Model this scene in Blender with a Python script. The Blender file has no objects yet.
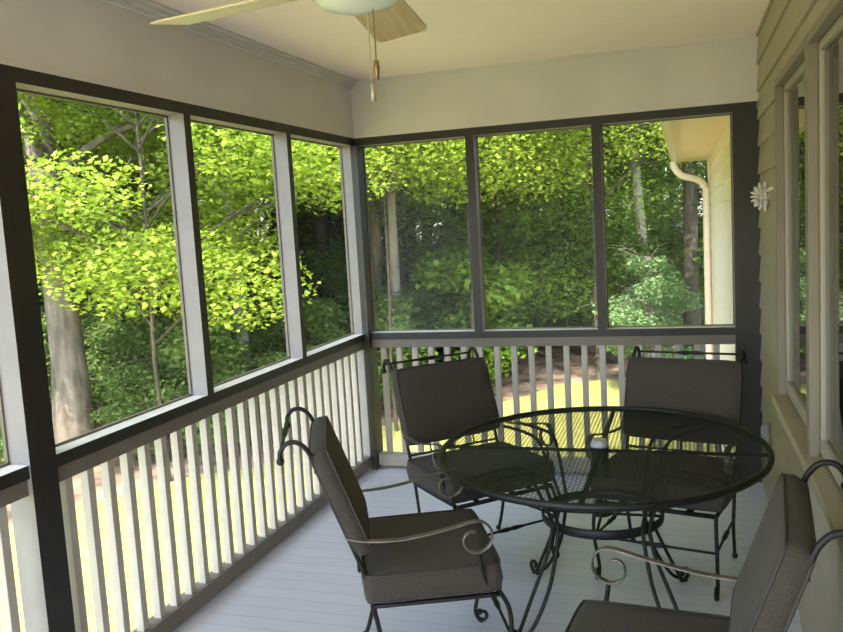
import bpy, bmesh, math, random
import numpy as np
from mathutils import Vector, Matrix
SC = bpy.context.scene
COL = SC.collection
PI = math.pi
RNG = random.Random(7)

# ------------------------------------------------------------------ materials
def lin(c):
    return tuple(((v/255)/12.92 if v/255 <= .04045 else ((v/255+.055)/1.055)**2.4) for v in c)

def mat(name, rgb, rough=.6, metal=0., var=.0, vscale=8., bump=0., bscale=40., spec=.5, rgb2=None, sheen=0., coords='Object', stretch=None):
    """plain principled surface with a procedural colour variation and bump"""
    m = bpy.data.materials.new(name); m.use_nodes = True
    n = m.node_tree.nodes; l = m.node_tree.links
    b = n['Principled BSDF']
    b.inputs['Roughness'].default_value = rough
    b.inputs['Metallic'].default_value = metal
    b.inputs['Specular IOR Level'].default_value = spec
    if sheen:
        b.inputs['Sheen Weight'].default_value = sheen
    tc = n.new('ShaderNodeTexCoord'); src = tc.outputs[coords]
    if stretch:
        mp = n.new('ShaderNodeMapping'); mp.inputs['Scale'].default_value = stretch
        l.new(src, mp.inputs['Vector']); src = mp.outputs['Vector']
    b.inputs['Base Color'].default_value = (*rgb, 1)
    if var or rgb2:
        nz = n.new('ShaderNodeTexNoise'); nz.inputs['Scale'].default_value = vscale; nz.inputs['Detail'].default_value = 5
        l.new(src, nz.inputs['Vector'])
        r = n.new('ShaderNodeValToRGB')
        r.color_ramp.elements[0].position = .35; r.color_ramp.elements[1].position = .65
        c2 = rgb2 if rgb2 else tuple(v*(1+var) for v in rgb)
        c1 = rgb if rgb2 else tuple(v*(1-var) for v in rgb)
        r.color_ramp.elements[0].color = (*c1, 1); r.color_ramp.elements[1].color = (*c2, 1)
        l.new(nz.outputs['Fac'], r.inputs['Fac']); l.new(r.outputs['Color'], b.inputs['Base Color'])
    if bump:
        nb = n.new('ShaderNodeTexNoise'); nb.inputs['Scale'].default_value = bscale; nb.inputs['Detail'].default_value = 4
        l.new(src, nb.inputs['Vector'])
        bp = n.new('ShaderNodeBump'); bp.inputs['Strength'].default_value = bump; bp.inputs['Distance'].default_value = .01
        l.new(nb.outputs['Fac'], bp.inputs['Height']); l.new(bp.outputs['Normal'], b.inputs['Normal'])
    return m

def board_mat(name, rgb, axis, width, groove=.04, depth=.004, rough=.6, var=.06, dark=.55, spec=.5):
    """painted boards: grooves repeat along the given axis, small tone change from board to board"""
    m = bpy.data.materials.new(name); m.use_nodes = True
    n = m.node_tree.nodes; l = m.node_tree.links
    b = n['Principled BSDF']; b.inputs['Roughness'].default_value = rough; b.inputs['Specular IOR Level'].default_value = spec
    tc = n.new('ShaderNodeTexCoord'); sx = n.new('ShaderNodeSeparateXYZ'); l.new(tc.outputs['Object'], sx.inputs[0])
    dv = n.new('ShaderNodeMath'); dv.operation = 'DIVIDE'; dv.inputs[1].default_value = width; l.new(sx.outputs[axis], dv.inputs[0])
    fr = n.new('ShaderNodeMath'); fr.operation = 'FRACT'; l.new(dv.outputs[0], fr.inputs[0])
    fl = n.new('ShaderNodeMath'); fl.operation = 'FLOOR'; l.new(dv.outputs[0], fl.inputs[0])
    wn = n.new('ShaderNodeTexWhiteNoise'); wn.noise_dimensions = '1D'; l.new(fl.outputs[0], wn.inputs['W'])
    lt = n.new('ShaderNodeMath'); lt.operation = 'LESS_THAN'; lt.inputs[1].default_value = groove; l.new(fr.outputs[0], lt.inputs[0])
    nz = n.new('ShaderNodeTexNoise'); nz.inputs['Scale'].default_value = 3; nz.inputs['Detail'].default_value = 6; l.new(tc.outputs['Object'], nz.inputs['Vector'])
    ad = n.new('ShaderNodeMath'); ad.operation = 'ADD'; l.new(wn.outputs['Value'], ad.inputs[0]); l.new(nz.outputs['Fac'], ad.inputs[1])
    hf = n.new('ShaderNodeMath'); hf.operation = 'MULTIPLY'; hf.inputs[1].default_value = .5; l.new(ad.outputs[0], hf.inputs[0])
    mx = n.new('ShaderNodeMix'); mx.data_type = 'RGBA'
    mx.inputs[6].default_value = (*[v*(1-var) for v in rgb], 1); mx.inputs[7].default_value = (*[v*(1+var) for v in rgb], 1)
    l.new(hf.outputs[0], mx.inputs[0])
    m2 = n.new('ShaderNodeMix'); m2.data_type = 'RGBA'; m2.inputs[7].default_value = (*[v*dark for v in rgb], 1)
    l.new(lt.outputs[0], m2.inputs[0]); l.new(mx.outputs[2], m2.inputs[6]); l.new(m2.outputs[2], b.inputs['Base Color'])
    iv = n.new('ShaderNodeMath'); iv.operation = 'SUBTRACT'; iv.inputs[0].default_value = 1; l.new(lt.outputs[0], iv.inputs[1])
    bp = n.new('ShaderNodeBump'); bp.inputs['Strength'].default_value = .6; bp.inputs['Distance'].default_value = depth
    l.new(iv.outputs[0], bp.inputs['Height']); l.new(bp.outputs['Normal'], b.inputs['Normal'])
    return m

def leaf_mat(name, c1, c2, trans=.45, scale=1.3):
    m = bpy.data.materials.new(name); m.use_nodes = True
    n = m.node_tree.nodes; l = m.node_tree.links; n.remove(n['Principled BSDF'])
    out = n['Material Output']
    geo = n.new('ShaderNodeNewGeometry'); oi = n.new('ShaderNodeObjectInfo')
    nz = n.new('ShaderNodeTexNoise'); nz.inputs['Scale'].default_value = scale; nz.inputs['Detail'].default_value = 2
    l.new(geo.outputs['Position'], nz.inputs['Vector'])
    # colour is per leaf (random per island) plus broad drift through the crown
    a = n.new('ShaderNodeMath'); a.operation = 'ADD'; l.new(geo.outputs['Random Per Island'], a.inputs[0]); l.new(nz.outputs['Fac'], a.inputs[1])
    a2 = n.new('ShaderNodeMath'); a2.operation = 'ADD'; l.new(a.outputs[0], a2.inputs[0]); l.new(oi.outputs['Random'], a2.inputs[1])
    h = n.new('ShaderNodeMath'); h.operation = 'MULTIPLY'; h.inputs[1].default_value = .36; l.new(a2.outputs[0], h.inputs[0])
    mx = n.new('ShaderNodeMix'); mx.data_type = 'RGBA'; mx.inputs[6].default_value = (*c1, 1); mx.inputs[7].default_value = (*c2, 1)
    l.new(h.outputs[0], mx.inputs[0])
    d = n.new('ShaderNodeBsdfDiffuse'); t = n.new('ShaderNodeBsdfTranslucent'); g = n.new('ShaderNodeBsdfGlossy')
    g.inputs['Roughness'].default_value = .6; g.inputs['Color'].default_value = (.5, .6, .4, 1)
    l.new(mx.outputs[2], d.inputs['Color']); l.new(mx.outputs[2], t.inputs['Color'])
    s = n.new('ShaderNodeMixShader'); s.inputs[0].default_value = trans; l.new(d.outputs[0], s.inputs[1]); l.new(t.outputs[0], s.inputs[2])
    s2 = n.new('ShaderNodeMixShader'); s2.inputs[0].default_value = .05; l.new(s.outputs[0], s2.inputs[1]); l.new(g.outputs[0], s2.inputs[2])
    l.new(s2.outputs[0], out.inputs['Surface'])
    return m

M = {}
M['fascia'] = mat('painted_beam', (.60, .575, .53), .65, var=.05, vscale=2.5, bump=.15, bscale=25)
M['ceiling'] = board_mat('beadboard', (.95, .80, .73), 1, .05, .08, .002, rough=.45, var=.02, dark=.93)
M['floor'] = board_mat('deck_paint', (.62, .61, .68), 1, .095, .045, .003, rough=.38, var=.05, dark=.72)
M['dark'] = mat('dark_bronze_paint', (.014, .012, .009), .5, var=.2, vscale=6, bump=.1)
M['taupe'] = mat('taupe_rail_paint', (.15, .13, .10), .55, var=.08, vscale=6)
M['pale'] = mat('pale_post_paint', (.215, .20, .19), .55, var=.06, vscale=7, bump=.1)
M['baluster'] = mat('baluster_paint', (.40, .365, .31), .5, var=.05, vscale=9)
M['siding'] = mat('tan_siding', (.33, .295, .215), .6, var=.05, vscale=3, bump=.2, bscale=60)
M['trim'] = mat('olive_window_trim', (.20, .175, .12), .5, var=.06, vscale=5)
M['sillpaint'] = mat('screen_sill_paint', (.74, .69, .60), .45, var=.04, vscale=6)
M['sill'] = mat('window_sill_paint', (.30, .265, .18), .45, var=.05, vscale=5)
M['sash'] = mat('window_sash_paint', (.33, .30, .23), .45, var=.05, vscale=5)
M['metal'] = mat('wrought_iron', (.007, .0065, .006), .5, metal=.0, var=.25, vscale=30, bump=.15, bscale=120, spec=.35)
M['arm'] = mat('highlit_iron_arm', (.13, .115, .10), .3, metal=.5, var=.25, vscale=15, spec=.6)  # highlight along the arms put into a paler colour than the other iron
M['fabric'] = mat('charcoal_cushion_fabric', (.053, .046, .036), .85, var=.18, vscale=220, bump=.4, bscale=260, sheen=.08, spec=.15)
M['piping'] = mat('dark_piping', (.035, .031, .027), .7, var=.1, vscale=60)
M['wood'] = mat('maple_blade', (.50, .345, .17), .4, rgb2=(.62, .45, .25), vscale=3, stretch=(1, 12, 12))
M['blade'] = mat('cream_blade', (.74, .66, .42), .4, rgb2=(.80, .72, .48), vscale=3, stretch=(1, 12, 12))
M['fanwhite'] = mat('fan_enamel', (.62, .62, .52), .3)
M['opal'] = mat('opal_glass', (.70, .72, .62), .2)
M['brass'] = mat('aged_brass', (.32, .22, .10), .35, metal=.8)
M['chain'] = mat('pull_chain', (.55, .5, .42), .35, metal=.6)
M['white'] = mat('white_plastic', (.75, .75, .73), .4)
M['coral'] = mat('white_ceramic', (.62, .60, .56), .6, var=.1, vscale=40)
M['cream'] = mat('cream_house_paint', (.92, .82, .76), .6, var=.04, vscale=4)
M['soffit'] = board_mat('soffit_panels', (.88, .68, .52), 1, .3, .03, .003, rough=.5, var=.03, dark=.8)
M['gutter'] = mat('cream_gutter_enamel', (.84, .70, .56), .35, var=.03)
M['brick'] = mat('foundation_brick', (.45, .28, .22), .9, var=.2, vscale=20)
M['roofing'] = mat('asphalt_shingle', (.08, .075, .07), .95, var=.3, vscale=30)
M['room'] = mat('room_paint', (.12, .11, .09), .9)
M['grey'] = mat('grey_plastic', (.34, .35, .37), .4)
M['bark'] = mat('grey_bark', (.12, .10, .075), .95, rgb2=(.27, .23, .18), vscale=9, bump=.8, bscale=25, stretch=(1, 1, .25), coords='Object')
M['barkpale'] = mat('pale_bark', (.36, .31, .25), .9, rgb2=(.56, .50, .43), vscale=7, bump=.6, bscale=25, stretch=(1, 1, .3))
M['barkdark'] = mat('dark_bark', (.055, .045, .033), .95, rgb2=(.11, .09, .065), vscale=8, bump=.8, bscale=25, stretch=(1, 1, .3))
M['grass'] = mat('lawn_grass', (.29, .30, .075), .95, rgb2=(.39, .38, .11), vscale=5, bump=.8, bscale=50, coords='Object')
M['litter'] = mat('dappled_leaf_litter', (.06, .045, .03), .95, rgb2=(.40, .27, .19), vscale=2.2, bump=.9, bscale=14, coords='Object')  # brown litter; sun patches and shade put into its pale and dark tones
M['leaf_bright'] = leaf_mat('maple_leaf', (.16, .30, .025), (.50, .60, .07), .5)
M['leaf_mid'] = leaf_mat('beech_leaf', (.10, .235, .03), (.34, .50, .07), .42)
M['leaf_dark'] = leaf_mat('oak_leaf', (.06, .135, .026), (.20, .33, .06), .4)
M['leaf_blue'] = leaf_mat('dogwood_leaf', (.12, .25, .09), (.30, .46, .20), .4)
M['leaf_far'] = leaf_mat('far_leaf', (.08, .16, .04), (.25, .37, .09), .4)

def screen_material():
    m = bpy.data.materials.new('insect_screen'); m.use_nodes = True
    n = m.node_tree.nodes; l = m.node_tree.links; n.remove(n['Principled BSDF'])
    t = n.new('ShaderNodeBsdfTransparent'); d = n.new('ShaderNodeBsdfDiffuse')
    d.inputs['Color'].default_value = (.17, .17, .16, 1)
    # the weave: two sets of threads, 1.6 mm apart, seen at its average cover when far away
    s = n.new('ShaderNodeMixShader'); s.inputs[0].default_value = .20
    l.new(t.outputs[0], s.inputs[1]); l.new(d.outputs[0], s.inputs[2]); l.new(s.outputs[0], n['Material Output'].inputs['Surface'])
    return m
M['screen'] = screen_material()

def glass_material():
    m = bpy.data.materials.new('window_glass'); m.use_nodes = True
    n = m.node_tree.nodes; l = m.node_tree.links; n.remove(n['Principled BSDF'])
    t = n.new('ShaderNodeBsdfTransparent'); t.inputs['Color'].default_value = (.8, .83, .8, 1)
    g = n.new('ShaderNodeBsdfGlossy'); g.inputs['Roughness'].default_value = .0; g.inputs['Color'].default_value = (.95, .97, .95, 1)
    f = n.new('ShaderNodeFresnel'); f.inputs['IOR'].default_value = 1.75
    s = n.new('ShaderNodeMixShader'); l.new(f.outputs[0], s.inputs[0]); l.new(t.outputs[0], s.inputs[1]); l.new(g.outputs[0], s.inputs[2])
    l.new(s.outputs[0], n['Material Output'].inputs['Surface'])
    return m
M['glass'] = glass_material()

# ------------------------------------------------------------------ mesh helpers
class MB:
    def __init__(s): s.v = []; s.f = []; s.mi = []
    def add(s, vs, fs, mi=0):
        o = len(s.v); s.v += [tuple(v) for v in vs]; s.f += [tuple(i+o for i in f) for f in fs]; s.mi += [mi]*len(fs)
        return s
    def box(s, x0, x1, y0, y1, z0, z1, mi=0, faces=None):
        """faces: dict side -> material index, sides '+x','-x','+y','-y','+z','-z'"""
        x0, x1 = min(x0, x1), max(x0, x1); y0, y1 = min(y0, y1), max(y0, y1); z0, z1 = min(z0, z1), max(z0, z1)
        vs = [(x0,y0,z0),(x1,y0,z0),(x1,y1,z0),(x0,y1,z0),(x0,y0,z1),(x1,y0,z1),(x1,y1,z1),(x0,y1,z1)]
        fs = {'-z':(0,3,2,1),'+z':(4,5,6,7),'-y':(0,1,5,4),'+x':(1,2,6,5),'+y':(2,3,7,6),'-x':(3,0,4,7)}
        o = len(s.v); s.v += vs
        for k, f in fs.items():
            s.f.append(tuple(i+o for i in f)); s.mi.append((faces or {}).get(k, mi))
        return s
    def tube(s, pts, r, n=8, mi=0, flat=None, cap=True):
        """sweep; r number or list; flat=(a,b,up) gives an elliptical section with b along up"""
        P = [Vector(p) for p in pts]; k = len(P)
        R = [r]*k if not hasattr(r, '__len__') else list(r)
        rings = []; up = Vector((0, 0, 1))
        T0 = (P[1]-P[0]).normalized()
        nrm = up.cross(T0)
        if nrm.length < .05: nrm = Vector((1, 0, 0)).cross(T0)
        nrm.normalize(); prev = T0
        for i in range(k):
            T = (P[min(i+1, k-1)]-P[max(i-1, 0)])
            T = T.normalized() if T.length > 1e-9 else prev
            q = prev.rotation_difference(T); nrm = q @ nrm; nrm = (nrm - T*nrm.dot(T)).normalized(); prev = T
            if flat:
                u = Vector(flat[2]); u = u - T*u.dot(T)
                if u.length < 1e-4: u = nrm
                u.normalize(); w = T.cross(u).normalized(); a, b = flat[0]*R[i], flat[1]*R[i]
                rings.append([P[i]+w*math.cos(t)*a+u*math.sin(t)*b for t in [2*PI*j/n for j in range(n)]])
            else:
                bn = T.cross(nrm)
                rings.append([P[i]+(nrm*math.cos(t)+bn*math.sin(t))*R[i] for t in [2*PI*j/n for j in range(n)]])
        vs = [v for rg in rings for v in rg]; fs = []
        for i in range(k-1):
            for j in range(n):
                fs.append((i*n+j, i*n+(j+1) % n, (i+1)*n+(j+1) % n, (i+1)*n+j))
        if cap: fs.append(tuple(range(n-1, -1, -1))); fs.append(tuple((k-1)*n+j for j in range(n)))
        return s.add(vs, fs, mi)
    def lathe(s, prof, c=(0,0,0), n=24, mi=0, sx=1, sy=1):
        vs = []; fs = []
        for (r, z) in prof:
            for j in range(n):
                t = 2*PI*j/n; vs.append((c[0]+r*sx*math.cos(t), c[1]+r*sy*math.sin(t), c[2]+z))
        for i in range(len(prof)-1):
            for j in range(n):
                fs.append((i*n+j, i*n+(j+1) % n, (i+1)*n+(j+1) % n, (i+1)*n+j))
        fs.append(tuple(range(n-1, -1, -1))); fs.append(tuple((len(prof)-1)*n+j for j in range(n)))
        return s.add(vs, fs, mi)
    def ball(s, c, r, n=10, mi=0):
        return s.lathe([(r*math.sin(a)+1e-4, -r*math.cos(a)) for a in [PI*i/8 for i in range(9)]], c, n, mi)
    def build(s, name, mats, parent=None, smooth=False, bevel=0):
        me = bpy.data.meshes.new(name); me.from_pydata(s.v, [], s.f)
        mats = mats if isinstance(mats, (list, tuple)) else [mats]
        for m in mats: me.materials.append(m)
        me.polygons.foreach_set('material_index', s.mi)
        if smooth: me.polygons.foreach_set('use_smooth', [True]*len(me.polygons))
        me.update()
        o = bpy.data.objects.new(name, me); COL.objects.link(o)
        if parent: o.parent = parent
        if bevel:
            b = o.modifiers.new('bevel', 'BEVEL'); b.width = bevel; b.segments = 2; b.limit_method = 'ANGLE'
        return o

def smooth_path(pts, k=8, closed=False):
    P = [Vector(p) for p in pts]; out = []; n = len(P)
    for i in range(n-1):
        a = P[max(i-1, 0)]; b = P[i]; c = P[i+1]; d = P[min(i+2, n-1)]
        for j in range(k):
            t = j/k
            out.append(.5*((2*b)+(c-a)*t+(2*a-5*b+4*c-d)*t*t+(3*b-a-3*c+d)*t**3))
    out.append(P[-1]); return out

def empty(name, loc=(0,0,0), rz=0, parent=None):
    o = bpy.data.objects.new(name, None); o.location = loc; o.rotation_euler = (0, 0, rz); o.empty_display_size = .1
    COL.objects.link(o); o.parent = parent; return o
def tag(o, label=None, cat=None, group=None, kind=None):
    if label: o['label'] = label
    if cat: o['category'] = cat
    if group: o['group'] = group
    if kind: o['kind'] = kind
    return o
def struct(o, label=None): o['kind'] = 'structure'; return tag(o, label) if label else o
def copy_tree(o, parent=None):
    c = o.copy(); COL.objects.link(c); c.parent = parent
    for ch in list(o.children): copy_tree(ch, c)
    return c

# ------------------------------------------------------------------ sizes of the porch (metres)
W, ZC, ZH, ZR, ZK, ZB = 2.5, 2.635, 2.262, .95, .846, .10     # width, ceiling, header, rail top, rail underside, bottom rail top
YN = -7.2                                                       # near end of the porch
GZ = -1.0
DEP = .095                                                      # depth of the framing

# ------------------------------------------------------------------ setting
struct(MB().box(-.12, W, YN-.1, .12, -.05, 0).build('floor', M['floor']))
struct(MB().box(-.10, W, YN-.08, .10, -.30, -.05).build('trim_1', M['taupe']))
struct(MB().box(-.15, W+.2, YN-.1, .15, ZC, ZC+.03).build('ceiling', M['ceiling']))
# roof over porch and house
rb = MB()
rb.add([(-.5,YN-.4,ZC+.03),(-.5,.45,ZC+.03),(8.5,.45,ZC+.03),(8.5,YN-.4,ZC+.03),(-.5,YN-.4,ZC+.16),(-.5,.45,ZC+.16),(4,.45,4.6),(4,YN-.4,4.6),(8.5,.45,ZC+.16),(8.5,YN-.4,ZC+.16)],
       [(0,1,2,3),(4,7,6,5),(7,9,8,6),(0,4,5,1),(2,8,9,3),(1,5,6,8,2),(3,9,7,4,0)])
struct(rb.build('roof', M['roofing']))
# painted beams above the screens
struct(MB().box(-.15, 0, YN, 0, ZH, ZC).box(-.155, .006, YN, 0.0, ZH, ZH+.012).build('wall_left', M['fascia']))
struct(MB().box(-.15, W+.016, 0, .15, ZH, ZC).box(0, W, -.006, 0, ZH, ZH+.012).build('wall_back', M['fascia']))
struct(MB().box(-.15, W, YN, YN-.15, ZH, ZC).build('wall_near', M['fascia']))
# crown moulding at the left beam (three little steps)
struct(MB().box(0, .018, YN, 0, ZC-.052, ZC).box(.018, .034, YN, 0, ZC-.034, ZC).box(.034, .055, YN, 0, ZC-.016, ZC).build('trim_2', M['fascia'], bevel=.003))
struct(MB().box(.055, W, -.016, 0, ZC-.016, ZC).build('trim_3', M['fascia']))

# dark headers under the beams; pale on their underside, like the posts
HB = ZH-.05
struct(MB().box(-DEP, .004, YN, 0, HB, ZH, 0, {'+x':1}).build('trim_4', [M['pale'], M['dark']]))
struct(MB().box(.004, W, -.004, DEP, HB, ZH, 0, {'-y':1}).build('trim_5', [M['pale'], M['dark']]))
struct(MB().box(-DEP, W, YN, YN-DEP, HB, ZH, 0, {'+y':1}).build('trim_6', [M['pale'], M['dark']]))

# posts: pale sides, dark bronze inner face
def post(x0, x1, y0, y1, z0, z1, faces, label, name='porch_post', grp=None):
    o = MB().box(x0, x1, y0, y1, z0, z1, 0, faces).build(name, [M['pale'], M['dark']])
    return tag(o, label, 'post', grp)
post(-DEP, .004, -2.003, -1.950, ZR, HB, {'+x':1}, 'slim pale-sided post on the left, next beyond the big dark post', 'screen_post')
post(-DEP, .004, -1.009, -.957, ZR, HB, {'+x':1}, 'slim left side post with a pale side, nearest the far corner', 'screen_post')
post(-DEP, .006, -3.090, -2.969, 0, HB, {'+x':1}, 'broad dark post running floor to header at the far left of the photo')
post(-DEP, .004, -4.05, -4.0, ZR, HB, {'+x':1}, 'slim screen post nearer the camera than the broad dark post', 'screen_post')
post(-DEP, .004, -5.05, -5.0, ZR, HB, {'+x':1}, 'slim screen post beside the camera, out of the photo', 'screen_post')
post(-DEP, .006, -6.12, -6.0, 0, HB, {'+x':1}, 'broad dark post behind the camera')
post(-DEP, .03, -.045, DEP, 0, HB, {'+x':1, '-y':0}, 'corner post where the left and back screens meet')
MB().box(.0, .032, -.048, -.044, 0, HB).box(-.012, .004, -.05, -.0445, 0, HB).build('post_cover', M['dark'], [o for o in COL.objects if o.name.startswith('porch_post')][-1])
post(-DEP, .05, YN, YN-DEP, 0, HB, {'+x':1,'+y':1}, 'near corner post behind the camera')
post(.763, .818, -.004, DEP, ZR, HB, {'-y':1}, 'slim dark back screen post above the chair in the corner', 'screen_post')
post(1.559, 1.613, -.004, DEP, ZR, HB, {'-y':1}, 'slim dark back screen post between the middle and right back screens', 'screen_post')
post(2.367, W+.016, -.006, DEP, 0, HB, {'-y':1,'-x':0}, 'wide dark post against the tan house wall')

# railings, one per bay: cap, board, bottom rail and balusters
def rail_bay(axis, a0, a1, label, offs=0., sp=.1135, side_in=1):
    r = empty('porch_railing', (0, (a0+a1)/2, 0) if axis == 'y' else ((a0+a1)/2, 0, 0))
    ox, oy = r.location.x, r.location.y
    def B(lo, hi, d0, d1, z0, z1, mats, name, faces=None, bevel=0):
        if axis == 'y': mb = MB().box(d0-ox, d1-ox, lo-oy, hi-oy, z0, z1, 0, faces)
        else: mb = MB().box(lo-ox, hi-ox, d0-oy, d1-oy, z0, z1, 0, faces)
        return mb.build(name, mats, r, bevel=bevel)
    s = 1 if axis == 'y' else -1
    inn = '+x' if axis == 'y' else '-y'
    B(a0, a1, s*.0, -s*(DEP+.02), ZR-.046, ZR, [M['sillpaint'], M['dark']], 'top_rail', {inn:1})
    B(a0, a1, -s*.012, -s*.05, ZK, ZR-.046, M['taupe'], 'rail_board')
    B(a0, a1, -s*.004, -s*.075, .022, ZB, [M['baluster'] if axis == 'x' else M['taupe']], 'bottom_rail')
    k = 0; p = a0+offs
    while p < a1-.03:
        B(p, p+.036, -s*.020, -s*.056, ZB, ZK, M['baluster'], 'baluster', bevel=.002); p += sp
    return tag(r, label, 'railing')
rail_bay('y', -2.969, -.045, 'long left side railing of pale balusters running from the dark post to the corner', .058)
rail_bay('y', -6.0, -3.09, 'left side railing nearer the camera than the broad dark post', .06)
rail_bay('x', .03, 2.367, 'back railing of pale balusters behind the table and chairs', .055)

# insect screens, one per opening
def screen(axis, a0, a1, z0, z1, label, d=.05):
    r = empty('insect_screen', (-d, (a0+a1)/2, z0) if axis == 'y' else ((a0+a1)/2, d, z0))
    h = (a1-a0)/2; H = z1-z0
    if axis == 'y': mb = MB().add([(0,-h,0),(0,h,0),(0,h,H),(0,-h,H)], [(0,1,2,3)])
    else: mb = MB().add([(-h,0,0),(h,0,0),(h,0,H),(-h,0,H)], [(0,1,2,3)])
    mb.build('mesh_sheet', M['screen'], r)
    t = .008; f = MB()
    for (p0, p1, q0, q1) in ((-h, h, 0, t), (-h, h, H-t, H), (-h, -h+t, 0, H), (h-t, h, 0, H)):
        if axis == 'y': f.box(-.006, .006, p0, p1, q0, q1)
        else: f.box(p0, p1, -.006, .006, q0, q1)
    f.build('spline_frame', M['taupe'], r)
    return tag(r, label, 'screen')
dd = DEP-.012
screen('y', -2.969, -2.003, ZR, HB, 'large left insect screen beside the broad dark post', dd)
screen('y', -1.950, -1.009, ZR, HB, 'middle insect screen of the left side', dd)
screen('y', -.957, -.045, ZR, HB, 'left side insect screen next to the far corner', dd)
screen('y', -4.0, -3.09, ZR, HB, 'insect screen at the photo edge, on the camera side of the broad dark post', dd)
screen('x', .03, .763, ZR, HB, 'back insect screen next to the far corner', dd)
screen('x', .818, 1.559, ZR, HB, 'middle insect screen of the back side', dd)
screen('x', 1.613, 2.367, ZR, HB, 'back insect screen through which the cream gutter shows', dd)

# house wall with lap siding; laps 155 mm
def siding(mb, y0, y1, z0, z1, x=W, lap=.155, top=2.62, mi=0):
    """sawtooth boards between z0 and z1 (faces toward -x)"""
    k = math.floor((top-z1)/lap); zt = top-k*lap
    z = zt
    while z > z0:
        a = min(z, z1); b = max(z-lap, z0)
        def xo(q): return x+.014*(1-(z-q)/lap)
        xa, xb = xo(a), xo(b)
        mb.add([(xa,y0,a),(xa,y1,a),(xb,y1,b),(xb,y0,b)], [(0,1,2,3)], mi)
        mb.add([(xb,y0,b),(xb,y1,b),(x+.014,y1,b),(x+.014,y0,b)], [(0,1,2,3)], mi)
        z -= lap
wr = MB()
WINS = [(-2.075, -1.04), (-3.12, -2.08), (-6.2, -4.6)]
ZW0, ZW1 = .77, 2.23
siding(wr, YN, 0, ZW1, ZC); siding(wr, YN, 0, 0, ZW0)
ys = [0]+[v for w_ in WINS for v in (w_[1], w_[0])]+[YN]
for i in range(0, len(ys), 2):
    siding(wr, ys[i+1], ys[i], ZW0, ZW1)
wr.box(W+.02, W+.12, YN, 0, 0, ZW0).box(W+.02, W+.12, YN, 0, ZW1, ZC)
for i in range(0, len(ys), 2): wr.box(W+.02, W+.12, ys[i+1], ys[i], ZW0, ZW1)
struct(wr.build('wall_right', M['siding']))
# room behind the windows
rm = MB()
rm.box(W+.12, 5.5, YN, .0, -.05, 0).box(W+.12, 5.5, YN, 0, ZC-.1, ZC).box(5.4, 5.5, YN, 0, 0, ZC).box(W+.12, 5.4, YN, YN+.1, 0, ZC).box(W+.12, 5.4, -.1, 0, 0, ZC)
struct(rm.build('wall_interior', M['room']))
for i, (y0, y1) in enumerate(WINS):
    wn = struct(empty('window_%d' % (i+1), (W, (y0+y1)/2, ZW0)))
    h = (y1-y0)/2; H = ZW1-ZW0; c = .034
    f = MB()   # casing, stands proud of the siding
    f.box(-.004, .03, -h, -h+c, 0, H).box(-.004, .03, h-c, h, 0, H).box(-.004, .03, -h+c, h-c, H-c, H)
    f.box(.03, .1, -h, -h+c*.7, 0, H).box(.03, .1, h-c*.7, h, 0, H).box(.03, .1, -h, h, H-c*.7, H)
    f.build('window_casing', M['trim'], wn, bevel=.002)
    s_ = MB(); c2 = c+.032
    s_.box(.030, .060, -h+c, -h+c2, .02, H-c).box(.030, .060, h-c2, h-c, .02, H-c).box(.030, .060, -h+c2, h-c2, H-c2, H-c).box(.030, .060, -h+c2, h-c2, .02, .075)
    s_.build('window_sash', M['sash'], wn, bevel=.003)
    MB().box(-.03, .06, -h, h, -.032, .006).build('window_sill', M['sill'], wn, bevel=.004)
    MB().box(.044, .049, -h+c2, h-c2, .075, H-c2).build('window_pane', M['glass'], wn)

# little grey outlet cover low on the house wall
ot = empty('outlet_cover', (W-.002, -.534, .43))
MB().box(-.03, 0, -.035, .035, -.06, .06).build('cover', M['grey'], ot, bevel=.004)
MB().tube([(-.033,0,.05),(-.033,0,-.02)], .006).build('latch', M['grey'], ot)
tag(ot, 'small grey weatherproof outlet cover low on the tan siding', 'outlet')

# white openwork wall flower on the siding beside the window
fl = empty('wall_ornament', (W+.002, -.50, 1.712))
mb = MB(); RO = .074
mb.tube([(.01,0,0),(.0,0,0),(-.03,0,0),(-.045,0,0)], [.05,.055,.042,.01], 14)
for ring, (pa, nk) in enumerate(((.35,6),(.75,11),(1.12,15),(1.5,18))):
    for k in range(nk):
        a = 2*PI*(k+.5*(ring % 2))/nk
        d = Vector((-math.cos(pa), math.sin(pa)*math.cos(a), math.sin(pa)*math.sin(a)))
        mb.tube([d*RO*.55, d*RO*.85, d*RO*1.08], [.004, .0095, .0035], 6)
mb.build('petals', M['coral'], fl, smooth=True)
MB().ball((-.060,0,0), .012).build('centre', M['piping'], fl, smooth=True)
MB().tube([(.05,0,.012),(0,0,.012)], .008).build('hanger', M['coral'], fl)
MB().tube([(.0,-.07,.03),(.006,-.34,.035)], [.012,.008]).build('stem', M['coral'], fl, smooth=True)
tag(fl, 'round white openwork flower ornament hung on the tan siding beside the window', 'ornament')

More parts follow.
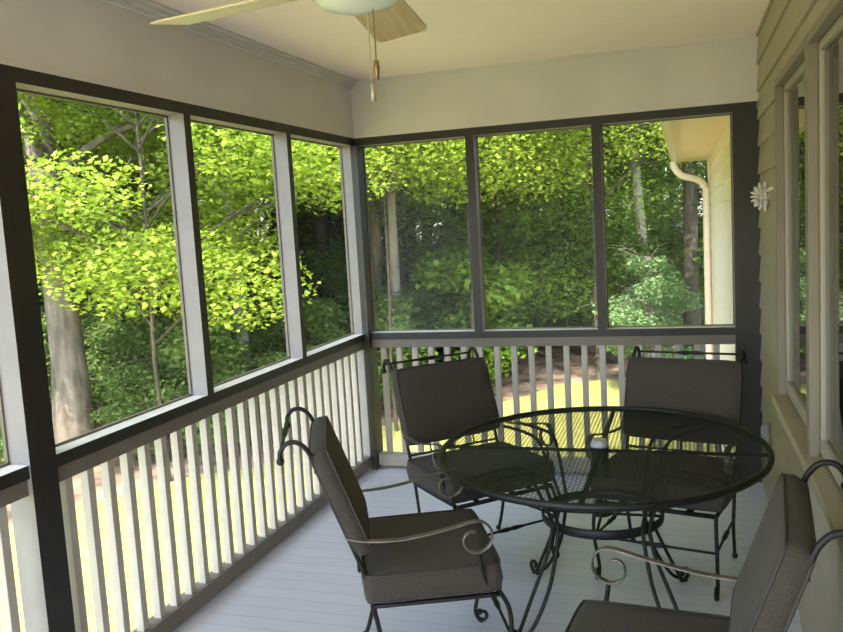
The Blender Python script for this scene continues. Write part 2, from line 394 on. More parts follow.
# ------------------------------------------------------------------ ceiling fan
FX, FY = 1.215, -2.94
fan = empty('ceiling_fan', (FX, FY, ZC))
MB().lathe([(.075,0),(.07,-.035),(.03,-.055)], n=24).build('canopy', M['fanwhite'], fan, smooth=True)
MB().tube([(0,0,-.05),(0,0,-.14)], .013).build('downrod', M['fanwhite'], fan)
MB().lathe([(.03,-.13),(.10,-.145),(.125,-.18),(.125,-.235),(.10,-.262),(.05,-.268)], n=32).build('motor_housing', M['fanwhite'], fan, smooth=True)
MB().lathe([(.05,-.262),(.075,-.270),(.135,-.276),(.14,-.284),(.135,-.305),(.105,-.332),(.05,-.348),(.008,-.352)], n=32).build('light_bowl', M['opal'], fan, smooth=True)
def blade(ang, m_, top):
    br = MB().tube([(.10,0,-.255),(.16,0,-.272),(.24,0,-.270)], 1, 8, flat=(.024,.006,(0,0,1)))
    o = br.build('blade_bracket', M['brass'], fan, smooth=True); o.rotation_euler = (0, 0, ang)
    n = 12; vs = []; fs = []
    for i in range(n+1):
        t = i/n; x = .22+t*.50; hw = .080+.016*t
        if i == n: hw -= .012
        if i == 0: hw -= .014
        for s2 in (-1, 1):
            for z in (-.003, .003): vs.append((x, s2*hw, -.268+z+s2*hw*-.17))
    for i in range(n):
        a = i*4; b = a+4
        fs += [(a,b,b+2,a+2),(a+1,a+3,b+3,b+1),(a,a+1,b+1,b),(a+2,b+2,b+3,a+3)]
    fs += [(0,2,3,1),(n*4,n*4+1,n*4+3,n*4+2)]
    b_ = MB().add(vs, fs).build('blade', m_, fan); b_.rotation_euler = (0, 0, ang)
for k in range(5):
    blade(math.radians(98+72*k), M['wood'] if k == 0 else M['blade'], 0)
c = MB().tube(smooth_path([(.02,.02,-.335),(.02,.02,-.44),(.022,.02,-.55)]), .0022, 6); c.tube([(.022,.02,-.55),(.022,.02,-.60)], [.006,.008], 10)
c.build('pull_chain', M['chain'], fan, smooth=True)
c = MB().tube(smooth_path([(.045,.0,-.335),(.045,.0,-.42),(.045,.0,-.49)]), .0022, 6); c.tube([(.045,.0,-.49),(.045,.0,-.51),(.045,.0,-.545)], [.006,.009,.005], 10)
c.build('pull_chain', M['brass'], fan, smooth=True)
tag(fan, 'white ceiling fan with wooden blades, frosted bowl and two pull chains', 'ceiling fan')

# ------------------------------------------------------------------ table
TX, TY, TZ = 1.738, -1.845, .72
RX, RY = .655, .715
tb = empty('patio_table', (TX, TY, 0))
rim = MB(); K = 96
rim.tube([(RX*math.cos(2*PI*i/K), RY*math.sin(2*PI*i/K), TZ-.012) for i in range(K+1)], 1, 10, flat=(.011,.014,(0,0,1)), cap=False)
rim.build('table_rim', M['metal'], tb, smooth=True)
# expanded-metal top: crossing strands that make lozenges
ms = MB(); gap = .0150; th = math.radians(27); d1 = Vector((math.cos(th), math.sin(th))); 
for sgn in (1, -1):
    d = Vector((math.cos(th), sgn*math.sin(th))); nn = Vector((-d.y, d.x))
    k = -70
    while k <= 70:
        # clip the line nn*k*gap + d*t to the ellipse
        o_ = nn*(k*gap)
        A = (d.x/RX)**2+(d.y/RY)**2; B_ = 2*(o_.x*d.x/RX**2+o_.y*d.y/RY**2); C_ = (o_.x/RX)**2+(o_.y/RY)**2-1
        D = B_*B_-4*A*C_
        if D > 0:
            t0 = (-B_-math.sqrt(D))/(2*A); t1 = (-B_+math.sqrt(D))/(2*A)
            p = o_+d*t0; q = o_+d*t1; w_ = nn*.0012
            z0, z1 = TZ-.009, TZ-.008
            vs = [(p.x-w_.x,p.y-w_.y,z0),(p.x+w_.x,p.y+w_.y,z0),(p.x+w_.x,p.y+w_.y,z1),(p.x-w_.x,p.y-w_.y,z1),
                  (q.x-w_.x,q.y-w_.y,z0),(q.x+w_.x,q.y+w_.y,z0),(q.x+w_.x,q.y+w_.y,z1),(q.x-w_.x,q.y-w_.y,z1)]
            ms.add(vs, [(0,1,5,4),(1,2,6,5),(2,3,7,6),(3,0,4,7)])
        k += 1
ms.build('tabletop_mesh', M['metal'], tb)
fr = MB()
for a in (0, PI/2):
    c_, s_ = math.cos(a), math.sin(a)
    fr.tube([(-RX*c_, -RY*s_, TZ-.022), (RX*c_, RY*s_, TZ-.022)], 1, 8, flat=(.011,.008,(0,0,1)))
fr.build('cross_bar', M['metal'], tb, smooth=True)
fr = MB(); fr.tube([(.245*math.cos(2*PI*i/48), .245*math.sin(2*PI*i/48), .43) for i in range(49)], 1, 8, flat=(.006,.020,(0,0,1)), cap=False)
fr.build('waist_ring', M['metal'], tb, smooth=True)
fr = MB()
for a in (0, PI/2): fr.tube([(-.245*math.cos(a), -.245*math.sin(a), .43), (.245*math.cos(a), .245*math.sin(a), .43)], .006, 8)
fr.tube([(.035*math.cos(2*PI*i/24), .035*math.sin(2*PI*i/24), .43) for i in range(25)], .006, 8, cap=False)
fr.build('umbrella_guide', M['metal'], tb, smooth=True)
MB().lathe([(.030,TZ-.135),(.034,TZ-.13),(.034,TZ-.005),(.030,TZ-.004)], n=20).build('umbrella_sleeve', M['metal'], tb, smooth=True)
MB().lathe([(.030,TZ-.004),(.038,TZ-.003),(.038,TZ+.006),(.028,TZ+.026),(.022,TZ+.026)], n=20).build('umbrella_ring', M['grey'], tb, smooth=True)
for k in range(4):
    a = math.radians(45+90*k+3)
    lg = MB()
    for s in (-1, 1):
        pts = []
        for (r, z, o) in ((.61,.697,.045),(.45,.698,.045),(.355,.680,.045),(.31,.60,.036),(.262,.48,.022),(.250,.43,.018),(.27,.33,.022),(.315,.22,.036),(.37,.12,.038),(.43,.035,.026),(.475,.012,.012)):
            pts.append((r*math.cos(a)-s*o*math.sin(a), r*math.sin(a)+s*o*math.cos(a), z))
        lg.tube(smooth_path(pts, 6), .0078, 8)
    sc = []
    for j in range(15):
        t = j/14; ph = -PI/2+t*1.45*PI; rr = .030*(1-.5*t)
        sc.append(((.478+rr*math.cos(ph))*math.cos(a), (.478+rr*math.cos(ph))*math.sin(a), .040+rr*math.sin(ph)))
    lg.tube(sc, .0085, 8); lg.ball(sc[-1], .013)
    lg.ball(((.46)*math.cos(a), (.46)*math.sin(a), .012), .012)
    lg.build('leg', M['metal'], tb, smooth=True)
tag(tb, 'round black wrought iron dining table with a see-through metal mesh top', 'table')

# ------------------------------------------------------------------ chairs
def cushion(w, d, t, name, parent, loc, rx=0, sag=0., edge=.0):
    """boxed cushion: softly domed faces, bulging border, rounded corners, piping on both seams"""
    n = 18; hw, hd = w/2, d/2
    def outline(u, v):
        # square to rounded rectangle, corners tucked in
        k = 1-.035*(abs(u)*abs(v))**6; m_ = 1-.012*(1-v**2) if abs(u) > .98 else 1
        return hw*u*k, hd*v*k
    vs = []; fs = []; idx = {}
    def vid(i, j, s):
        key = (i, j, s)
        if key not in idx:
            u, v = -1+2*i/n, -1+2*j/n; x, y = outline(u, v)
            dome = (1-u**4)*(1-v**4)
            z = s*(t/2*.80+t*.20*dome**.6) + sag*dome*(-1 if s > 0 else 0)
            idx[key] = len(vs); vs.append((x, y, z))
        return idx[key]
    for i in range(n):
        for j in range(n):
            fs.append((vid(i,j,1), vid(i+1,j,1), vid(i+1,j+1,1), vid(i,j+1,1)))
            fs.append((vid(i,j,-1), vid(i,j+1,-1), vid(i+1,j+1,-1), vid(i+1,j,-1)))
    per = [(i, 0) for i in range(n)]+[(n, j) for j in range(n)]+[(n-i, n) for i in range(n)]+[(0, n-j) for j in range(n)]
    rows = []
    for q in (-.5, 0, .5):
        row = []
        for (i, j) in per:
            u, v = -1+2*i/n, -1+2*j/n; x, y = outline(u, v)
            L = math.hypot(x, y); b = .011*(1-(2*q)**2*.6)
            nx = (1 if u >= .999 else -1 if u <= -.999 else 0); ny = (1 if v >= .999 else -1 if v <= -.999 else 0)
            row.append(len(vs)); vs.append((x+nx*b, y+ny*b, t*.8*q*.9))
        rows.append(row)
    P = len(per); bot = [vid(i, j, -1) for i, j in per]; top = [vid(i, j, 1) for i, j in per]
    seq = [bot]+rows+[top]
    for a, b in zip(seq[:-1], seq[1:]):
        for k in range(P): fs.append((a[k], a[(k+1) % P], b[(k+1) % P], b[k]))
    o = MB().add(vs, fs).build(name, M['fabric'], parent, smooth=True)
    o.location = loc; o.rotation_euler = (rx, 0, 0)
    pp = MB()
    for s in (1, -1):
        ring = [Vector(vs[vid(i, j, s)]) for i, j in per]; ring.append(ring[0])
        pp.tube([p+Vector((0, 0, s*.001))+Vector((p.x/abs(p.x or 1)*.002, p.y/abs(p.y or 1)*.002, 0)) for p in ring], .0042, 6, cap=False)
    pp.build('piping', M['piping'], o, smooth=True)
    return o

def spiral(c, r0, r1, a0, a1, x, n=22):
    out = []
    for j in range(n):
        t = j/(n-1); a = a0+(a1-a0)*t; r = r0+(r1-r0)*t
        out.append((x, c[0]+r*math.cos(a), c[1]+r*math.sin(a)))
    return out

def twist_bar(mb, p, q, r=.006, knot=.012):
    p, q = Vector(p), Vector(q); pts = [p.lerp(q, t) for t in (0,.2,.36,.41,.46,.5,.54,.59,.64,.8,1)]
    mb.tube(pts, [r,r,r,knot*.8,knot,knot*.7,knot,knot*.8,r,r,r], 8)

def make_chair():
    c = empty('patio_chair')
    # back frame: two uprights that curl backwards at the top, twisted top rail, seat-level back bar
    bf = MB()
    for s in (-1, 1):
        x = s*.262
        pts = [(x*.97,-.255,.34),(x,-.275,.46),(x,-.330,.62),(x,-.390,.78),(x,-.430,.90),(x,-.450,.943),(x,-.478,.968),(x,-.512,.968),(x,-.535,.942),(x,-.538,.915)]
        bf.tube(smooth_path(pts, 6), .0085, 8); bf.ball((x,-.538,.908), .014)
    twist_bar(bf, (-.262,-.532,.945), (.262,-.532,.945))
    twist_bar(bf, (-.262,-.300,.50), (.262,-.300,.50), .006, .006)
    for x in (-.13, 0, .13): bf.tube(smooth_path([(x,-.300,.50),(x,-.345,.65),(x,-.405,.80),(x,-.425,.86)], 4), .005, 6)
    twist_bar(bf, (-.262,-.425,.86), (.262,-.425,.86), .005, .005)
    bf.build('back_frame', M['metal'], c, smooth=True)
    # seat frame with cross straps
    sf = MB()
    sf.tube(smooth_path([(-.255,-.26,.365),(-.262,0,.365),(-.262,.185,.365)], 4), 1, 8, flat=(.010,.009,(0,0,1)))
    sf.tube(smooth_path([(.255,-.26,.365),(.262,0,.365),(.262,.185,.365)], 4), 1, 8, flat=(.010,.009,(0,0,1)))
    for y in (-.26, .185): sf.tube([(-.262,y,.365),(.262,y,.365)], 1, 8, flat=(.010,.011,(0,0,1)))
    for y in (-.17,-.08,.01,.10): sf.tube([(-.26,y,.368),(.26,y,.368)], 1, 6, flat=(.016,.003,(0,0,1)))
    for x in (-.15,-.05,.05,.15): sf.tube([(x,-.26,.371),(x,.185,.371)], 1, 6, flat=(.016,.003,(0,0,1)))
    sf.build('seat_frame', M['metal'], c, smooth=True)
    # legs
    for s in (-1, 1):
        x = s*.262
        lg = MB(); lg.tube(smooth_path([(x,.185,.375),(x*1.02,.215,.31),(x*1.03,.218,.22),(x*1.01,.190,.11),(x*1.0,.178,.05),(x*1.0,.195,.010)], 6), .0085, 8)
        lg.tube(spiral((.205,.032), .024, .012, -PI/2, PI*.9, x*1.0), .0075, 8); lg.ball((x,.200,.010), .011)
        lg.ball((x, .197, .048), .012)
        lg.build('leg', M['metal'], c, smooth=True)
        lg = MB(); lg.tube(smooth_path([(x*.97,-.262,.37),(x*.97,-.245,.28),(x*.96,-.235,.18),(x*.95,-.262,.07),(x*.94,-.285,.008)], 6), .0085, 8)
        lg.ball((x*.94,-.287,.012), .014)
        lg.build('leg', M['metal'], c, smooth=True)
    st = MB(); twist_bar(st, (-.267,.216,.215), (.267,.216,.215))
    for s in (-1, 1): twist_bar(st, (s*.255,-.236,.215), (s*.267,.214,.215))
    st.build('stretcher', M['metal'], c, smooth=True)
    # arms: flat bar that rolls over the front and curls back under itself
    for s in (-1, 1):
        x = s*.292
        ar = MB()
        pts = [(s*.266,-.335,.622),(s*.276,-.26,.608),(x,-.14,.610),(x*1.03,.0,.632),(x*1.04,.085,.652)]
        P_ = smooth_path(pts, 6)
        sp = spiral((.105,.598), .056, .056, PI*.46, -PI*.35, x*1.04, 16)+spiral((.098,.594), .056, .020, -PI*.36, -PI*1.55, x*1.04, 26)[1:]
        P_ = [Vector(p) for p in P_[:-1]]+[Vector(p) for p in sp]
        ar.tube(P_, 1, 8, flat=(.013,.0055,(0,0,1))) if False else None
        # section keeps its width across the chair
        ar2 = MB(); k = len(P_)
        for i, p in enumerate(P_):
            T = (P_[min(i+1,k-1)]-P_[max(i-1,0)]).normalized(); X = Vector((1,0,0)); X = (X-T*X.dot(T)).normalized(); N = X.cross(T)
            t = i/(k-1); wd = .0145*(1-.45*max(0,(t-.45)/.55)); hh = .0045
            for j in range(8):
                a = 2*PI*j/8; ar2.v.append(tuple(p+X*math.cos(a)*wd+N*math.sin(a)*hh))
        for i in range(k-1):
            for j in range(8): ar2.f.append((i*8+j, i*8+(j+1)%8, (i+1)*8+(j+1)%8, (i+1)*8+j)); ar2.mi.append(0)
        ar2.f.append(tuple(range(7,-1,-1))); ar2.f.append(tuple((k-1)*8+j for j in range(8))); ar2.mi += [0,0]
        arm = ar2.build('armrest', M['arm'], c, smooth=True)
        MB().tube(smooth_path([(x*1.04,.112,.540),(x*1.02,.125,.46),(s*.272,.15,.375)], 6), .0075, 8).build('arm_support', M['metal'], arm, smooth=True)
    cushion(.575, .475, .112, 'seat_cushion', c, (0,-.045,.438), sag=.006)
    cushion(.54, .385, .074, 'back_cushion', c, (0,-.346,.744), rx=math.radians(110))
    return c
proto = make_chair()
CH = [((1.170,-2.359),24.2,'cushioned iron patio chair facing right, in front of the left railing'),
      ((1.124,-1.377),-44.8,'cushioned iron patio chair in the far left corner, behind the table'),
      ((1.981,-1.405),-103.4,'cushioned iron patio chair behind the table, against the wide dark post'),
      ((1.931,-3.066),174.9,'cushioned iron patio chair nearest the camera, at the bottom right by the wall')]
for i, ((x, y), a, lab) in enumerate(CH):
    o = proto if i == 0 else copy_tree(proto)
    o.location = (x, y, 0); o.rotation_euler = (0, 0, math.radians(a-90))
    tag(o, lab, 'chair', 'patio chairs around the table')

# ------------------------------------------------------------------ house wing beyond the back screen
wg = empty('house_wing', (2.42, .3, GZ))
def wbox(name, m_, *b, bevel=0, parent=wg):
    mb = MB()
    for q in b: mb.box(q[0]-2.42, q[1]-2.42, q[2]-.3, q[3]-.3, q[4]-GZ, q[5]-GZ)
    return mb.build(name, m_, parent, bevel=bevel)
sd = MB(); siding(sd, 0, 6.7, .5, 2.34-GZ, x=0, top=2.34-GZ)
sd.add([(.014,0,.5),(.014,6.7,.5),(.014,6.7,2.34-GZ),(.014,0,2.34-GZ)], [(0,1,2,3)])
sd.box(.016, 3, 0, 6.7, .5, 2.34-GZ)
sd.build('siding', M['cream'], wg)
wbox('foundation', M['cream'], (2.43, 5.3, .3, 7.0, GZ-.3, GZ+.5))
wbox('corner_board', M['cream'], (2.40, 2.44, 6.88, 7.02, GZ+.5, 2.34), bevel=.003)
wbox('soffit', M['soffit'], (2.05, 2.46, .3, 7.25, 2.33, 2.345))
wbox('fascia_board', M['gutter'], (2.03, 2.05, .3, 7.25, 2.30, 2.50))
g = MB(); k = 14
prof = [(2.03,2.48),(2.03,2.33),(2.00,2.305),(1.955,2.305),(1.925,2.33),(1.925,2.39),(1.905,2.42),(1.905,2.48),(1.915,2.48),(1.93,2.40),(1.94,2.335),(1.96,2.315),(2.0,2.315),(2.02,2.34),(2.02,2.48)]
vs = [(x-2.42, y-.3, z-GZ) for y in (.3, 7.3) for (x, z) in prof]; n_ = len(prof)
g.add(vs, [(i,(i+1)%n_,n_+(i+1)%n_,n_+i) for i in range(n_)]+[tuple(range(n_)), tuple(range(2*n_-1,n_-1,-1))])
g.build('gutter', M['gutter'], wg)
dn = MB().tube(smooth_path([(1.965-2.42,6.75-.3,2.31-GZ),(1.965-2.42,6.75-.3,2.24-GZ),(2.06-2.42,6.75-.3,2.12-GZ),(2.26-2.42,6.75-.3,2.05-GZ),(2.36-2.42,6.75-.3,1.94-GZ),(2.37-2.42,6.75-.3,1.7-GZ),(2.37-2.42,6.75-.3,.5),(2.37-2.42,6.75-.3,.12)], 6), 1, 8, flat=(.045,.035,(0,1,0)))
dn.build('downspout', M['gutter'], wg, smooth=True)
rf = MB().add([(1.9-2.42,-.0,2.49-GZ),(5.4-2.42,-.0,3.9-GZ),(5.4-2.42,7.05,3.9-GZ),(1.9-2.42,7.05,2.49-GZ),(1.9-2.42,0,2.53-GZ),(5.4-2.42,0,3.94-GZ),(5.4-2.42,7.05,3.94-GZ),(1.9-2.42,7.05,2.53-GZ)],
              [(0,3,2,1),(4,5,6,7),(0,1,5,4),(1,2,6,5),(2,3,7,6),(3,0,4,7)])
rf.build('roof_slope', M['roofing'], wg)
tag(wg, 'cream house wing with gutter and downspout seen through the right back screen', 'building')

# ------------------------------------------------------------------ ground
def hgt(x, y):
    r = max(0, y-8.5); l_ = max(0, -x-5)
    return GZ + .10*min(r, 14) + .03*max(0, r-14) - .05*min(l_, 8) + .10*max(0, l_-14) + .10*math.sin(x*.35+1)*math.sin(y*.3)*min(1, (r+l_)/6)
BX = [-60,-9,-7,-4.3,-3.2,-1.5,.14,1.4,5,30]; BY = [-12,-8,-3,.8,2.4,5.5,7.7,8.2,9,10]
def bound(x): return float(np.interp(x, BX, BY))+.25*math.sin(x*3.1)+.15*math.sin(x*7.7+1)
def ground_mesh(name, m_, inside):
    xs = list(np.concatenate([np.arange(-60,-10,2.), np.arange(-10,6,.25), np.arange(6,30.1,2.)]))
    mb = MB()
    nx = len(xs)
    for i in range(nx-1):
        x0, x1 = xs[i], xs[i+1]
        b0, b1 = bound(x0), bound(x1)
        ya = [-22, -14, -7, -2.5, 0] if inside else []
        rows = 14
        for j in range(rows):
            if inside:
                t0, t1 = j/rows, (j+1)/rows
                q = [(x0, -20+(b0+20)*t0), (x1, -20+(b1+20)*t0), (x1, -20+(b1+20)*t1), (x0, -20+(b0+20)*t1)]
            else:
                t0, t1 = (j/rows)**1.6, ((j+1)/rows)**1.6
                q = [(x0, b0+(62-b0)*t0), (x1, b1+(62-b1)*t0), (x1, b1+(62-b1)*t1), (x0, b0+(62-b0)*t1)]
            mb.add([(x, y, hgt(x, y)) for x, y in q], [(0,1,2,3)])
    o = mb.build(name, m_, smooth=True)
    bm = bmesh.new(); bm.from_mesh(o.data); bmesh.ops.remove_doubles(bm, verts=bm.verts, dist=.001); bm.to_mesh(o.data); bm.free()
    return struct(o)
ground_mesh('lawn', M['grass'], True)
ground_mesh('forest_ground', M['litter'], False)

# ------------------------------------------------------------------ trees
def leaf_mesh(name, centres, radii, n, size, m_, seed, droop=.35, flatten=.55):
    """n leaves, each two folded triangles, scattered over flattened clumps"""
    r = np.random.default_rng(seed)
    C_ = np.array(centres, float); R_ = np.array(radii, float)
    pk = R_**2; idx = r.choice(len(C_), n, p=pk/pk.sum())
    d = r.normal(size=(n,3)); d /= np.linalg.norm(d, axis=1)[:,None]
    rad = R_[idx]*(r.random(n)**.45)
    P = C_[idx]+d*rad[:,None]*np.array([1,1,flatten])
    az = r.random(n)*2*np.pi; tilt = r.normal(0, .45, n)-droop*.5
    f = np.stack([np.cos(az)*np.cos(tilt), np.sin(az)*np.cos(tilt), np.sin(tilt)], 1)
    up = np.array([0,0,1.])+r.normal(0,.35,(n,3))
    s = np.cross(f, up); s /= np.linalg.norm(s, axis=1)[:,None]; u = np.cross(s, f)
    L = size*(.65+.7*r.random(n)); Wd = L*(.38+.14*r.random(n))
    v0 = P; v1 = P+f*(L*.45)[:,None]+s*Wd[:,None]+u*(L*.10)[:,None]; v2 = P+f*L[:,None]; v3 = P+f*(L*.45)[:,None]-s*Wd[:,None]+u*(L*.10)[:,None]
    V = np.stack([v0,v1,v2,v3], 1).reshape(-1,3)
    me = bpy.data.meshes.new(name)
    me.vertices.add(4*n); me.vertices.foreach_set('co', V.ravel())
    b = (np.arange(n)*4)[:,None]; F = np.concatenate([b+np.array([0,1,2]), b+np.array([0,2,3])], 1).reshape(-1)
    me.loops.add(6*n); me.loops.foreach_set('vertex_index', F.astype(np.int32))
    me.polygons.add(2*n); me.polygons.foreach_set('loop_start', (np.arange(2*n)*3).astype(np.int32))
    me.materials.append(m_); me.update(); me.validate()
    return me

def tree_data(seed, h, trunk_r, crown_lo, crown_r, n_leaf, size, leafm, barkm, clumps=26, lean=(0,0), cr=(.7,1.25), branches=None):
    """returns (trunk mesh, foliage mesh)"""
    r = random.Random(seed)
    tp = []; N = 9
    for i in range(N):
        t = i/(N-1); tp.append((lean[0]*t*h+r.uniform(-.08,.08)*h*.06*(i > 0), lean[1]*t*h+r.uniform(-.08,.08)*h*.06*(i > 0), -.3+t*h*.93))
    mb = MB(); tr = [trunk_r*(1.35 if i == 0 else 1-.75*i/(N-1)) for i in range(N)]
    mb.tube(smooth_path(tp, 3), np.interp(np.linspace(0,1,3*(N-1)+1), np.linspace(0,1,N), tr).tolist(), 12)
    cs = []; rs = []
    for k in range(clumps):
        t = (k+.5)/clumps; z = crown_lo+(h-crown_lo)*t
        prof = math.sin(PI*min(1, .22+.78*t))**.7 if t > .3 else .75+.6*t
        a = k*2.399+r.uniform(-.4,.4); rr = crown_r*prof*r.uniform(.35,1.0)
        sx = lean[0]*z; sy = lean[1]*z
        c_ = (sx+rr*math.cos(a), sy+rr*math.sin(a), z+r.uniform(-.3,.3))
        cs.append(c_); rs.append(r.uniform(*cr))
        z0 = max(crown_lo*.6, z-rr*.5)
        mid = (sx+(c_[0]-sx)*.5+r.uniform(-.15,.15), sy+(c_[1]-sy)*.5+r.uniform(-.15,.15), (z0+c_[2])/2+.12)
        b0 = trunk_r*.30*(1-.6*t)+.008
        mb.tube(smooth_path([(lean[0]*z0, lean[1]*z0, z0), mid, c_], 4), np.linspace(b0, .008, 9).tolist(), 6)
        for q in range(3):
            e = (c_[0]+r.uniform(-.8,.8), c_[1]+r.uniform(-.8,.8), c_[2]+r.uniform(-.3,.3))
            mb.tube([mid, Vector(mid).lerp(Vector(e), .6)+Vector((0,0,.06)), e], [b0*.45, b0*.3, .005], 5)
    me = bpy.data.meshes.new('trunk'); me.from_pydata(mb.v, [], mb.f); me.materials.append(barkm)
    me.polygons.foreach_set('use_smooth', [True]*len(me.polygons)); me.update()
    return me, leaf_mesh('foliage', cs, rs, n_leaf, size, leafm, seed)

def plant(name, data, x, y, label, cat='tree', group=None, rz=0, s=1., sz=None):
    t = empty(name, (x, y, hgt(x, y)), rz); t.scale = (s, s, sz or s)
    a = bpy.data.objects.new('trunk', data[0]); COL.objects.link(a); a.parent = t
    b = bpy.data.objects.new('foliage', data[1]); COL.objects.link(b); b.parent = t
    return tag(t, label, cat, group)

# camera numbers are needed only to know which way the named trees stand
CAM = Vector((2.0949, -5.2384, 1.6719))
def along(az_deg, dist): # azimuth measured from +y toward -x
    a = math.radians(az_deg); return CAM.x-math.sin(a)*dist, CAM.y+math.cos(a)*dist

# named trees (azimuth as seen from the porch, distance)
x, y = along(41.5, 11.0)
plant('maple_tree', tree_data(11, 13, .23, 4.2, 3.2, 60000, .055, M['leaf_bright'], M['bark'], 34), x, y, 'big grey-trunked maple with low sunlit leaves behind the left screen nearest the dark post')
x, y = along(35.9, 9.4)
plant('maple_tree', tree_data(12, 7.2, .028, 2.2, 2.35, 80000, .055, M['leaf_bright'], M['barkdark'], 46, cr=(.6,1.05)), x, y, 'bright yellow-green young maple filling the upper left screen, right of the big grey trunk')
x, y = along(30.3, 13.0)
plant('maple_tree', tree_data(13, 9, .10, 3.4, 2.6, 55000, .06, M['leaf_bright'], M['barkpale'], 30), x, y, 'bright leafy maple with a slim pale trunk behind the middle left screen')
x, y = along(20.8, 14.0)
plant('maple_tree', tree_data(14, 8, .12, 3.4, 2.4, 45000, .06, M['leaf_bright'], M['bark'], 28), x, y, 'bright maple with two-toned trunk seen through the corner back screen, left of the pale trunk')
x, y = along(19.7, 13.0)
plant('birch_tree', tree_data(15, 8, .10, 3.5, 2.2, 36000, .06, M['leaf_bright'], M['barkpale'], 22), x, y, 'pale slim trunk tree seen through the corner back screen, right of its darker neighbour')
x, y = along(14.3, 12.0)
plant('maple_tree', tree_data(20, 6.3, .05, 3.4, 1.9, 26000, .058, M['leaf_bright'], M['barkdark'], 24), x, y, 'bright maple with its thin dark stem behind the slim post right of the corner screen')
x, y = along(20.1, 10.6)
plant('maple_tree', tree_data(22, 5.8, .025, 3.4, 1.6, 28000, .05, M['leaf_bright'], M['barkdark'], 20), x, y, 'small bright maple topping the corner back screen in front of the pale trunks')
x, y = along(5.9, 13.5)
plant('maple_tree', tree_data(21, 6.3, .05, 3.5, 2.7, 34000, .058, M['leaf_bright'], M['barkdark'], 24), x, y, 'bright maple reaching over the middle back screen, stem behind the post left of the dogwood')
x, y = along(11.5, 16.5)
plant('beech_tree', tree_data(16, 9, .09, 2.0, 2.8, 50000, .065, M['leaf_mid'], M['bark'], 28, lean=(.05,0)), x, y, 'mid green beech with arching branches behind the middle back screen')
x, y = along(2.4, 14.6)
plant('leaning_tree', tree_data(17, 12, .10, 5.2, 2.2, 30000, .07, M['leaf_mid'], M['barkpale'], 26, lean=(-.05,0)), x, y, 'slim leaning tree behind the right back screen, left of the downspout')
x, y = along(-.35, 14.5)
plant('oak_tree', tree_data(18, 13, .14, 4.2, 2.6, 20000, .09, M['leaf_dark'], M['barkdark'], 24), x, y, 'dark brown trunk close to the house wing downspout')
x, y = along(2.4, 12.6)
plant('dogwood_shrub', tree_data(19, 2.0, .02, .5, .8, 8000, .05, M['leaf_blue'], M['bark'], 14, cr=(.2,.45)), x, y, 'pale green dogwood bush low behind the right back screen', 'shrub')

# the forest behind: a few kinds, copied
for az_, ds_, sd_, lb_ in ((17.0,15.5,51,'round leafy beech low behind the corner back screen'),(12.6,14.6,52,'bushy beech whose leaves reach the ground behind the middle back screen'),(8.0,15.2,53,'bushy beech behind the slim post between the middle and right back screens'),(4.6,19.0,54,'broad beech behind the pale dogwood bush')):
    x, y = along(az_, ds_)
    plant('beech_tree', tree_data(sd_, 9, .05, 1.0, 2.0, 36000, .06, M['leaf_mid'], M['barkdark'], 30), x, y, lb_)
kinds = [('forest_maple', tree_data(31, 13, .13, 2.6, 3.0, 20000, .11, M['leaf_mid'], M['bark'], 30, cr=(.9,1.5)), 'mid green woodland tree among many beyond the lawn'),
         ('forest_oak', tree_data(32, 14, .16, 3.2, 3.2, 20000, .12, M['leaf_dark'], M['barkdark'], 30, cr=(.9,1.6)), 'dark green woodland tree among many beyond the lawn'),
         ('forest_beech', tree_data(33, 12, .09, 1.4, 2.4, 18000, .11, M['leaf_far'], M['barkdark'], 28, cr=(.8,1.3)), 'dull green low-branched woodland tree among many beyond the lawn')]
placed = []
def far_enough(x, y, d): return all((x-a)**2+(y-b)**2 > d*d for a, b in placed)
rr = random.Random(5); cnt = 0; tries = 0
while cnt < 160 and tries < 9000:
    tries += 1
    az = rr.uniform(-14, 118); ds = rr.uniform(15, 46)
    if az > 60: ds = rr.uniform(13, 30)
    x, y = along(az, ds)
    if x > 1.8 and y < 9.5: continue
    if y < bound(x)+1.0 or not far_enough(x, y, 1.6): continue
    placed.append((x, y)); k = rr.choice([0,1,1,2,2])
    nm, data, lab = kinds[k]
    plant(nm, data, x, y, lab, 'tree', 'woodland '+nm.split('_')[1]+' trees beyond the lawn', rr.uniform(0, 6.28), rr.uniform(.85, 1.2), rr.uniform(.9, 1.25)); cnt += 1
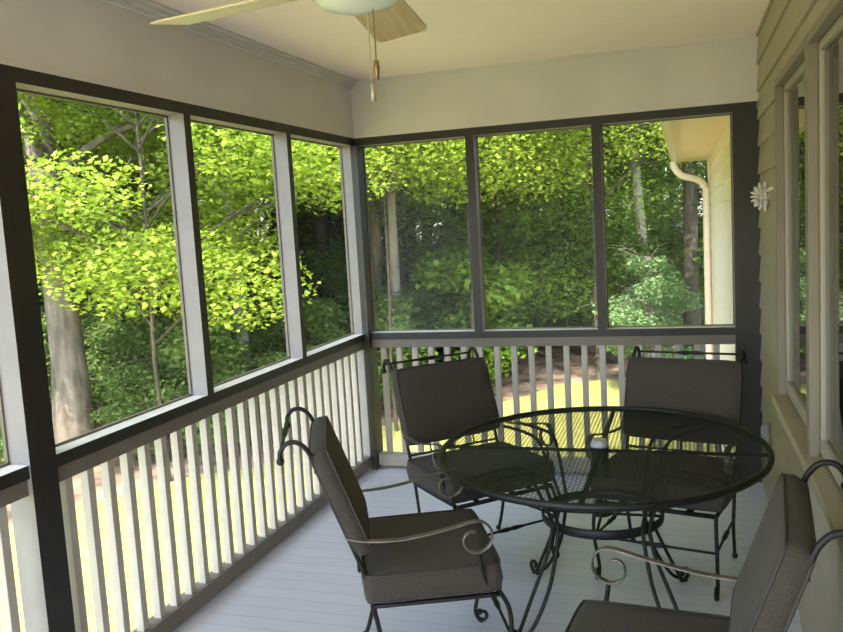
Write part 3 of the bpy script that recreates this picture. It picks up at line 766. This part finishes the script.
# shrubs of the understorey
sh = [('understory_shrub', tree_data(41, 1.9, .02, .25, .9, 3000, .08, M['leaf_mid'], M['barkdark'], 9, cr=(.35,.6)), 'mid green low shrub among many on the forest floor', 'mid green understorey shrubs'),
      ('understory_shrub', tree_data(42, 2.6, .02, .3, .9, 3400, .085, M['leaf_far'], M['barkdark'], 10, cr=(.4,.7)), 'dull green low shrub among many on the forest floor', 'dull green understorey shrubs')]
placed = []; cnt = 0; tries = 0
while cnt < 150 and tries < 6000:
    tries += 1
    az = rr.uniform(-3, 75); ds = rr.uniform(10, 24)
    if cnt < 44:
        az = rr.uniform(18, 56); ds = rr.uniform(6.5, 16)
        if 39.5 < az < 43.2: continue
    x, y = along(az, ds)
    if x > 1.8 and y < 9.5: continue
    if y < bound(x)+.5 or not far_enough(x, y, .9): continue
    if 3 < az < 13 and rr.random() < .45: continue
    if 29 < az < 31.5 and ds < 14: continue
    placed.append((x, y)); nm, data, lab, gp = sh[1] if cnt < 44 else rr.choice(sh)
    plant(nm, data, x, y, lab, 'shrub', gp, rr.uniform(0, 6.28), rr.uniform(.45, .75) if cnt < 44 else rr.uniform(.7, 1.2)); cnt += 1

# ------------------------------------------------------------------ light
w = bpy.data.worlds.new('sky'); SC.world = w; w.use_nodes = True
n = w.node_tree.nodes; l = w.node_tree.links
sk = n.new('ShaderNodeTexSky'); sk.sky_type = 'NISHITA'; sk.sun_disc = False; sk.sun_elevation = math.radians(58); sk.sun_rotation = math.radians(175); sk.air_density = 1; sk.dust_density = 2
l.new(sk.outputs[0], n['Background'].inputs[0]); n['Background'].inputs[1].default_value = .72
sun = bpy.data.lights.new('sun', 'SUN'); sun.energy = 4.2; sun.angle = math.radians(.6); sun.color = (1, .93, .78)
so = bpy.data.objects.new('sun', sun); COL.objects.link(so)
SUN_TO = Vector((.05, -.64, .77))
so.rotation_euler = SUN_TO.to_track_quat('Z', 'Y').to_euler()

# ------------------------------------------------------------------ camera
f, a, b, r = 827.84, .3127, -.1108, -.0579
F = Vector((-math.sin(a)*math.cos(b), math.cos(a)*math.cos(b), math.sin(b)))
R0 = Vector((math.cos(a), math.sin(a), 0)); U0 = R0.cross(F)
R2 = R0*math.cos(r)+U0*math.sin(r); U2 = -R0*math.sin(r)+U0*math.cos(r)
cam = bpy.data.cameras.new('camera'); cam.sensor_width = 36; cam.sensor_fit = 'HORIZONTAL'; cam.lens = 36*f/843; cam.clip_end = 300; cam.clip_start = .05
co = bpy.data.objects.new('camera', cam); COL.objects.link(co)
m = Matrix((R2, U2, -F)).transposed().to_4x4(); m.translation = CAM; co.matrix_world = m
SC.camera = co

SC.view_settings.view_transform = 'Standard'; SC.view_settings.look = 'None'; SC.view_settings.gamma = 1; SC.view_settings.use_curve_mapping = False
SC.view_settings.exposure = 1.27
SC.cycles.max_bounces = 10; SC.cycles.diffuse_bounces = 6; SC.cycles.transparent_max_bounces = 24
SC.cycles.use_denoising = True
